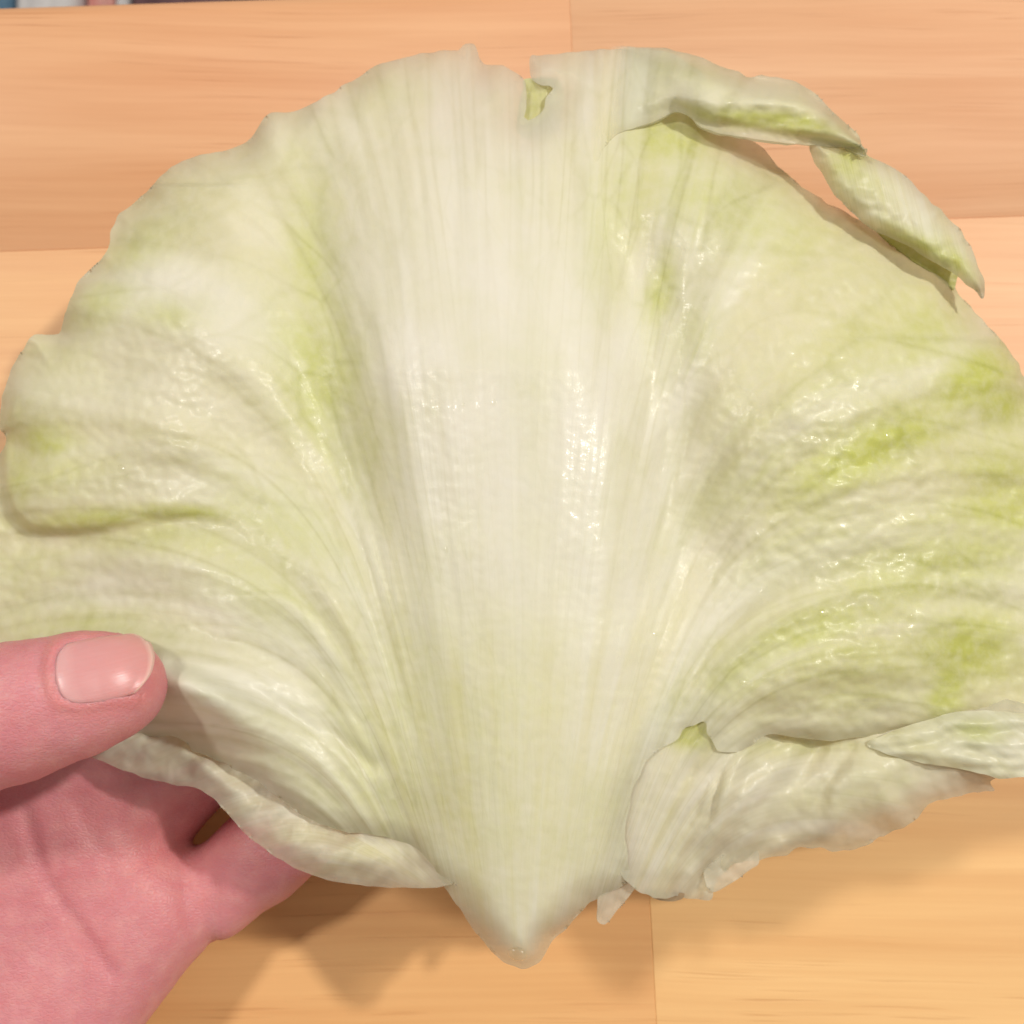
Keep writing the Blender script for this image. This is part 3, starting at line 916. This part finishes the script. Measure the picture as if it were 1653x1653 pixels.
build_sheet('leaf_shred_or_shade', [(1040, 1435), (1070, 1440), (1104, 1442), (1102, 1451), (1086, 1455), (1066, 1453), (1050, 1447)],  # brown sheet stands in for the dark shadow gap under the torn edge
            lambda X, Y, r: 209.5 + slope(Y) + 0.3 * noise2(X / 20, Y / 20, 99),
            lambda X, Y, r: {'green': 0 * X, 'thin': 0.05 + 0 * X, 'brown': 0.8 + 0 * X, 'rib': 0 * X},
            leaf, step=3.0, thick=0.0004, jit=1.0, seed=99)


# ------------------------------------------------------------------ hand (signed distance field -> one skin)
HK = 1.04                     # hand size: thumb about 20 mm wide at the nail


def pt(px, py, d):
    return cam_mm(px, py, d * HK)


def rcone(P, a, b, ra, rb):
    """capsule with two radii"""
    ba = b - a
    L2 = ba @ ba
    pa = P - a
    t = np.clip(pa @ ba / L2, 0, 1)
    q = pa - t[..., None] * ba
    return np.sqrt((q * q).sum(-1)) - (ra + (rb - ra) * t)


def smin(a, b, k):
    h = np.clip(0.5 + 0.5 * (b - a) / k, 0, 1)
    return b + (a - b) * h - k * h * (1 - h)


def hand_sdf(P):
    def chain(pts, k=2.0):
        d = None
        for (a, ra), (b, rb) in zip(pts[:-1], pts[1:]):
            c = rcone(P, pt(*a), pt(*b), ra * HK, rb * HK)
            d = c if d is None else smin(d, c, k)
        return d
    # depths in mm, radii in mm
    thumb = chain([((186, 1107, 188.5), 7.7), ((120, 1123, 188), 8.7), ((20, 1150, 188), 9.9), ((-90, 1180, 188.5), 10.6), ((-260, 1245, 192), 10.8), ((-420, 1360, 200), 13.0), ((-470, 1640, 208), 16.0)], 4)
    palm = None
    for a, ra, b, rb in (((60, 1300, 224), 10.5, (-380, 1660, 215), 14), ((140, 1375, 226), 11.5, (-330, 1770, 216), 14),
                         ((222, 1440, 227), 11.5, (-250, 1880, 216), 14), ((247, 1482, 225), 10.4, (-110, 1900, 214), 14),
                         ((-470, 1640, 208), 15, (-330, 1850, 210), 16)):
        c = rcone(P, pt(*a), pt(*b), ra * HK, rb * HK)
        palm = c if palm is None else smin(palm, c, 7)
    wrist = chain([((-290, 1790, 213), 19), ((-500, 2180, 200), 21), ((-900, 2700, 176), 28)], 8)
    palm = smin(palm, wrist, 14)
    idx = chain([((60, 1300, 224), 10.2), ((300, 1060, 222), 8.8), ((430, 930, 221), 8.0), ((510, 850, 219), 7.2)])
    mid = chain([((140, 1360, 226), 10.4), ((215, 1275, 226), 9.0), ((420, 1110, 223), 9.0), ((560, 980, 222), 8.2), ((650, 900, 220), 7.4)])
    rin = chain([((180, 1400, 230), 9.5), ((290, 1262, 230), 8.2), ((480, 1110, 226), 8.4), ((660, 1040, 224), 8.0), ((740, 960, 221), 7.2)])
    lit = chain([((265, 1480, 229), 8.4), ((345, 1440, 228), 8.2), ((420, 1383, 226.5), 8.5), ((600, 1240, 224.5), 8.0), ((700, 1150, 223), 7.2), ((770, 1080, 221), 6.6)])
    d = smin(palm, idx, 4)
    d = smin(d, mid, 4)
    d = smin(d, rin, 1.5)
    d = smin(d, lit, 2.0)
    d = smin(d, thumb, 5)
    return d


def surface_nets(f, lo, res):
    nz = np.array(f.shape)
    s = f < 0
    c = np.zeros(nz - 1, int)
    cnt = np.zeros(nz - 1); acc = np.zeros(tuple(nz - 1) + (3,))
    corners = [(i, j, k) for i in (0, 1) for j in (0, 1) for k in (0, 1)]
    sl = lambda o: tuple(slice(o[a], o[a] + nz[a] - 1) for a in range(3))
    tot = sum(s[sl(o)].astype(int) for o in corners)
    active = (tot > 0) & (tot < 8)
    ai = np.argwhere(active)
    pos = np.zeros((len(ai), 3)); n = np.zeros(len(ai))
    for o in corners:
        for ax in range(3):
            if o[ax]: continue
            o2 = list(o); o2[ax] = 1
            A = f[tuple((ai + o).T)]; B = f[tuple((ai + o2).T)]
            m = (A < 0) != (B < 0)
            t = np.where(m, A / np.where(m, A - B, 1), 0)
            p = np.array(o, float)[None] + t[:, None] * (np.array(o2) - np.array(o))[None]
            pos[m] += p[m]; n[m] += 1
    pos = pos / n[:, None] + ai
    idx = -np.ones(nz - 1, int)
    idx[tuple(ai.T)] = np.arange(len(ai))
    faces = []
    for ax in range(3):
        b, c2 = [(1, 2), (2, 0), (0, 1)][ax]
        lo_ = [slice(1, nz[a] - 1) for a in range(3)]; lo_[ax] = slice(0, nz[ax] - 1)
        hi_ = list(lo_); hi_[ax] = slice(1, nz[ax])
        A = s[tuple(lo_)]; B = s[tuple(hi_)]
        e = np.argwhere(A != B)
        off = np.ones(3, int); off[ax] = 0
        g = e + off
        eb = np.zeros(3, int); eb[b] = 1; ec = np.zeros(3, int); ec[c2] = 1
        q = np.stack([idx[tuple((g - eb - ec).T)], idx[tuple((g - ec).T)], idx[tuple(g.T)], idx[tuple((g - eb).T)]], 1)
        flip = ~A[tuple(e.T)]
        q[flip] = q[flip][:, ::-1]
        faces.append(q[(q >= 0).all(1)])
    return lo + pos * res, np.concatenate(faces)


def build_hand():
    res = 0.8
    lo = np.array([-196.0, 0.0, 146.0]); hi = np.array([6.0, 222.0, 262.0])
    # coarse pass picks the blocks that hold the surface
    n = np.ceil((hi - lo) / res).astype(int)
    f = np.full(tuple(n), 9.0, np.float32)
    bs = 20
    for i in range(0, n[0], bs):
        for j in range(0, n[1], bs):
            for k in range(0, n[2], bs):
                c = lo + (np.array([i, j, k]) + bs / 2) * res
                dc = hand_sdf(c[None, :])[0]
                if abs(dc) > bs * res * 0.95 + 4:
                    f[i:i + bs, j:j + bs, k:k + bs] = np.float32(9.0 if dc > 0 else -9.0)
                    continue
                I, J, K = np.meshgrid(np.arange(i, min(i + bs, n[0])), np.arange(j, min(j + bs, n[1])), np.arange(k, min(k + bs, n[2])), indexing='ij')
                P = lo + np.stack([I, J, K], -1) * res
                f[i:i + bs, j:j + bs, k:k + bs] = hand_sdf(P)
    # close the forearm at the box sides
    f[0] = f[-1] = 9; f[:, 0] = f[:, -1] = 9; f[:, :, 0] = f[:, :, -1] = 9
    return surface_nets(f, lo, res)


HV, HF = build_hand()
# normals of the field
eps = 0.3
G = np.stack([hand_sdf(HV + np.eye(3)[a] * eps) - hand_sdf(HV - np.eye(3)[a] * eps) for a in range(3)], -1)
G /= np.linalg.norm(G, axis=1, keepdims=True) + 1e-9
hpx = HV[:, 0] / HV[:, 2] * FPX + IMG / 2; hpy = HV[:, 1] / HV[:, 2] * FPX + IMG / 2
front = G[:, 2] < 0.1                         # faces the lens

NL = catmull([(108, 1040), (93, 1058), (89, 1088), (95, 1114), (106, 1128), (124, 1134)], 8, closed=False)
NR = catmull([(206, 1025), (233, 1035), (245, 1060), (239, 1090), (216, 1119)], 8, closed=False)
nail_loop = np.concatenate([NL, NR[::-1]])
dn, _, _ = seg_dist(hpx, hpy, nail_loop, np.roll(nail_loop, -1, 0))
inn = inside(hpx, hpy, nail_loop)
sd = np.where(inn, -dn, dn)
thumbpart = front & (HV[:, 2] < 190 * HK) & (hpy < 1260)
disp = np.zeros(len(HV))
disp += thumbpart * (0.42 * np.exp(-((sd - 9) / 9) ** 2) * (hpx < 225) - 0.25 * (sd < 0))


def crease(pts, depth, width, sel):
    global disp
    d = line_dist(hpx, hpy, pts)
    disp -= sel * depth * np.exp(-(d / width) ** 2)


palmsel = front & (HV[:, 2] > 196 * HK)
crease([(40, 1310), (55, 1370), (80, 1430), (125, 1500), (180, 1570)], 0.8, 13, palmsel)
crease([(120, 1290), (150, 1350), (210, 1440)], 0.25, 16, palmsel)
crease([(345, 1430), (342, 1480), (346, 1530)], 0.7, 12, palmsel)
crease([(-40, 1140), (-35, 1190), (-38, 1240)], 0.5, 10, thumbpart)
for cx in (-8, 14, 36):
    crease([(cx + 6, 1045), (cx, 1085), (cx + 3, 1130), (cx - 8, 1180)], 0.16, 8, thumbpart)
crease([(62, 1050), (58, 1080), (64, 1105)], 0.25, 9, thumbpart)
crease([(97, 1150), (150, 1144), (215, 1128), (235, 1102)], 0.28, 7, thumbpart)
disp += 0.12 * noise2(hpx / 40, hpy / 40, 3) + 0.05 * noise2(hpx / 16, hpy / 16, 4)
HW = HV + G * disp[:, None]
hand = mesh_obj('hand', cam_to_world(HW / 1000.0), HF, SKIN)
tag(hand, 'bare left hand at the lower left, thumb on top gripping the lettuce leaf', 'hand')
red = 0.35 * np.exp(-((sd - 14) / 16) ** 2) * thumbpart * (hpx > 60) + 0.45 * smooth(213, 231, HV[:, 2]) * np.exp(-((hpx - 260) / 110) ** 2) * np.exp(-((hpy - 1340) / 90) ** 2) * 0.6
a = hand.data.attributes.new('red', 'FLOAT', 'POINT')
a.data.foreach_set('value', np.clip(red, 0, 1).astype(np.float32))


def march(px, py, start=150.0):
    """first hit of the view rays with the hand's field, depth in mm"""
    dirs = np.stack([(px - IMG / 2) / FPX, (py - IMG / 2) / FPX, np.ones_like(px)], -1)
    L = np.linalg.norm(dirs, axis=-1)
    t = np.full(px.shape, start)
    for _ in range(60):
        d = hand_sdf(dirs * t[..., None])
        t = t + np.clip(d, -2, 6) / L * 0.9
    return dirs * t[..., None]


# thumbnail: a curved plate lying on the thumb
ns, nt = 34, 25
tt = np.linspace(0, 1, nt)
Lx = np.interp(tt, np.linspace(0, 1, len(NL)), NL[:, 0]); Ly = np.interp(tt, np.linspace(0, 1, len(NL)), NL[:, 1])
Rx = np.interp(tt, np.linspace(0, 1, len(NR)), NR[:, 0]); Ry = np.interp(tt, np.linspace(0, 1, len(NR)), NR[:, 1])
S = np.linspace(0, 1, ns)
NX = Lx[None] + (Rx - Lx)[None] * S[:, None]; NY = Ly[None] + (Ry - Ly)[None] * S[:, None]
NX, NY = NX, NY + np.sin(np.pi * S)[:, None] * (5.0 * smooth(0.6, 1.0, tt) - 3.0 * smooth(0.4, 0.0, tt))[None]
NP = march(NX, NY)
Ng = np.stack([hand_sdf(NP + np.eye(3)[a] * eps) - hand_sdf(NP - np.eye(3)[a] * eps) for a in range(3)], -1)
Ng /= np.linalg.norm(Ng, axis=-1, keepdims=True)
edge_s = np.minimum(S, 0.12)[:, None] / 0.12
edge_t = np.minimum(np.minimum(tt, 1 - tt), 0.12)[None] / 0.12
lift = -0.10 + 0.30 * np.sqrt(np.clip(edge_s, 0, 1)) * np.sqrt(np.clip(edge_t, 0, 1)) + 0.25 * smooth(0.85, 1.0, S)[:, None] * edge_t
NP = NP + Ng * lift[..., None]
NWv = cam_to_world(NP.reshape(-1, 3) / 1000.0)
NF = [[i * nt + j, i * nt + j + 1, (i + 1) * nt + j + 1, (i + 1) * nt + j] for i in range(ns - 1) for j in range(nt - 1)]
nail = mesh_obj('thumbnail', NWv, NF, NAIL, hand)
uvl = nail.data.uv_layers.new(name='vein')
li = np.zeros(len(nail.data.loops), int); nail.data.loops.foreach_get('vertex_index', li)
SU, TU = np.meshgrid(S, tt, indexing='ij')
uvl.data.foreach_set('uv', np.stack([SU.ravel()[li], TU.ravel()[li]], 1).astype(np.float32).ravel())
sm = nail.modifiers.new('thickness', 'SOLIDIFY'); sm.thickness = 0.0004; sm.offset = 0.0

# ------------------------------------------------------------------ water drops on the leaf
DROPS = [(195, 757, 3.6, 'bright round water drop on the left lobe above the green fold'),
         (206, 769, 2.4, 'smallest water drop just below the bright one on the left lobe'),
         (668, 657, 2.4, 'water drop left of centre in the row across the midrib'),
         (747, 653, 2.6, 'middle water drop of the row across the midrib'),
         (797, 650, 2.8, 'rightmost water drop of the row across the midrib'),
         (720, 888, 3.0, 'lone water drop low on the left half of the midrib'),
         (1140, 482, 3.4, 'water drop beside the green streak right of the upper midrib'),
         (1328, 990, 5.5, 'ring shaped water drop on the lower right lobe'),
         (1470, 1000, 5.0, 'water drop on the far right of the lobe'),
         (1433, 702, 3.4, 'water drop on the bright green streak of the right lobe'),
         (1200, 1100, 4, 'water drop on the lower right lobe above the small green tear'),
         (1057, 1023, 3.0, 'water drop in the valley right of the lower midrib'),
         (835, 1540, 8.0, 'clear water drop gathered on the pointed stalk tip at the bottom')]
uvs = 9
me_drop = bpy.data.meshes.new('water_drop')
V = [(0, 0, 0.20)]; F = []
rings = [(math.sin(t) * 1.0, 0.20 * math.cos(t)) for t in np.linspace(0.3, 1.57, 5)] + [(0.9, -0.12), (0.4, -0.16)]
NS = 14
for rr, zz in rings:
    for k in range(NS):
        an = 2 * math.pi * k / NS
        V.append((rr * math.cos(an), rr * math.sin(an), zz))
for k in range(NS):
    F.append([0, 1 + k, 1 + (k + 1) % NS])
for i in range(len(rings) - 1):
    for k in range(NS):
        a0 = 1 + i * NS + k; a1 = 1 + i * NS + (k + 1) % NS
        F.append([a0, a0 + NS, a1 + NS, a1])
me_drop.from_pydata(V, [], F)
me_drop.polygons.foreach_set('use_smooth', [True] * len(me_drop.polygons))
me_drop.materials.append(WATER)
for i, (x, y, r, lab) in enumerate(DROPS):
    e = 3.0
    X = np.array([x, x + e, x, x - e, x], float); Y = np.array([y, y, y + e, y, y - e], float)
    W = to_world(X, Y, blade_depth(X, Y, np.full(5, 400.0)) / 1000.0)
    nrm = np.cross(W[1] - W[3], W[4] - W[2])
    nrm /= np.linalg.norm(nrm)
    if nrm[2] < 0: nrm = -nrm
    o = bpy.data.objects.new('water_drop', me_drop)
    R = r * 1.5 / FPX * 0.205
    o.location = W[0]
    o.rotation_euler = Vector(nrm).to_track_quat('Z', 'Y').to_euler()
    o.scale = (R * random.uniform(.7, 1.4), R * random.uniform(.7, 1.3), R * (2.6 if y > 1500 else 1.0))
    col.objects.link(o)
    tag(o, lab, 'water drop', 'water drops scattered on the leaf')

# ------------------------------------------------------------------ things on the floor beyond the table's far edge
BLUE = mat_plain('blue_cloth', (0.10, 0.20, 0.30), (0.16, 0.28, 0.38), 90.0, 0.9, 0.001)
PALE = mat_plain('white_cloth', (0.60, 0.58, 0.58), (0.72, 0.70, 0.69), 60.0, 0.85, 0.001)
DARK = mat_plain('dark_cloth', (0.10, 0.05, 0.06), (0.17, 0.09, 0.10), 80.0, 0.9, 0.001)
PINK = mat_plain('red_print', (0.55, 0.16, 0.14), (0.75, 0.42, 0.36), 50.0, 0.7)


def cloth_pad(name, px0, px1, depth_m, mat, label, cat, hgt=0.03, seed=0):
    """soft folded cloth lying on the floor, crumpled upper side"""
    a = on_plane(px0, 14, 0.0); b = on_plane(px1, 12, 0.0)
    w_ = b[0] - a[0]
    n, m = 26, 26
    Vv, Ff = [], []
    for s in (1, 0):
        for j in range(m + 1):
            for i in range(n + 1):
                u = i / n; t = j / m
                ed = min(u, 1 - u, 0.15) / 0.15 * min(t, 1 - t, 0.15) / 0.15
                z = (hgt * (0.25 + 0.75 * math.sqrt(ed)) + 0.006 * float(noise2(u * 4 + seed, t * 4)) * ed) if s else 0.0
                Vv.append((a[0] + w_ * u, a[1] - 0.05 + depth_m * t, z))
    K = (n + 1) * (m + 1)
    for j in range(m):
        for i in range(n):
            q = j * (n + 1) + i
            Ff.append([q, q + 1, q + n + 2, q + n + 1]); Ff.append([K + q, K + q + n + 1, K + q + n + 2, K + q + 1])
    ring = [i for i in range(n + 1)] + [j * (n + 1) + n for j in range(1, m + 1)] + [m * (n + 1) + i for i in range(n - 1, -1, -1)] + [j * (n + 1) for j in range(m - 1, 0, -1)]
    for i in range(len(ring)):
        p, q = ring[i], ring[(i + 1) % len(ring)]
        Ff.append([p, K + p, K + q, q])
    o = mesh_obj(name, Vv, Ff, mat)
    tag(o, label, cat)
    return o


cloth_pad('folded_cloth', -260, 36, 0.30, BLUE, 'blue folded cloth beyond the table edge in the top left corner', 'cloth', 0.035, 1)
cloth_pad('folded_cloth', 38, 142, 0.28, PALE, 'white folded cloth beyond the table edge, right of the blue cloth', 'cloth', 0.03, 2)
cloth_pad('booklet', 145, 188, 0.20, PINK, 'red and pink printed booklet beyond the table edge, right of the white cloth', 'booklet', 0.012, 3)
cloth_pad('paper_sheet', 190, 214, 0.22, PALE, 'small white paper beyond the table edge, between the red booklet and dark cloth', 'paper', 0.01, 4)
cloth_pad('folded_cloth', 217, 560, 0.30, DARK, 'dark maroon folded cloth beyond the table edge', 'cloth', 0.03, 5)
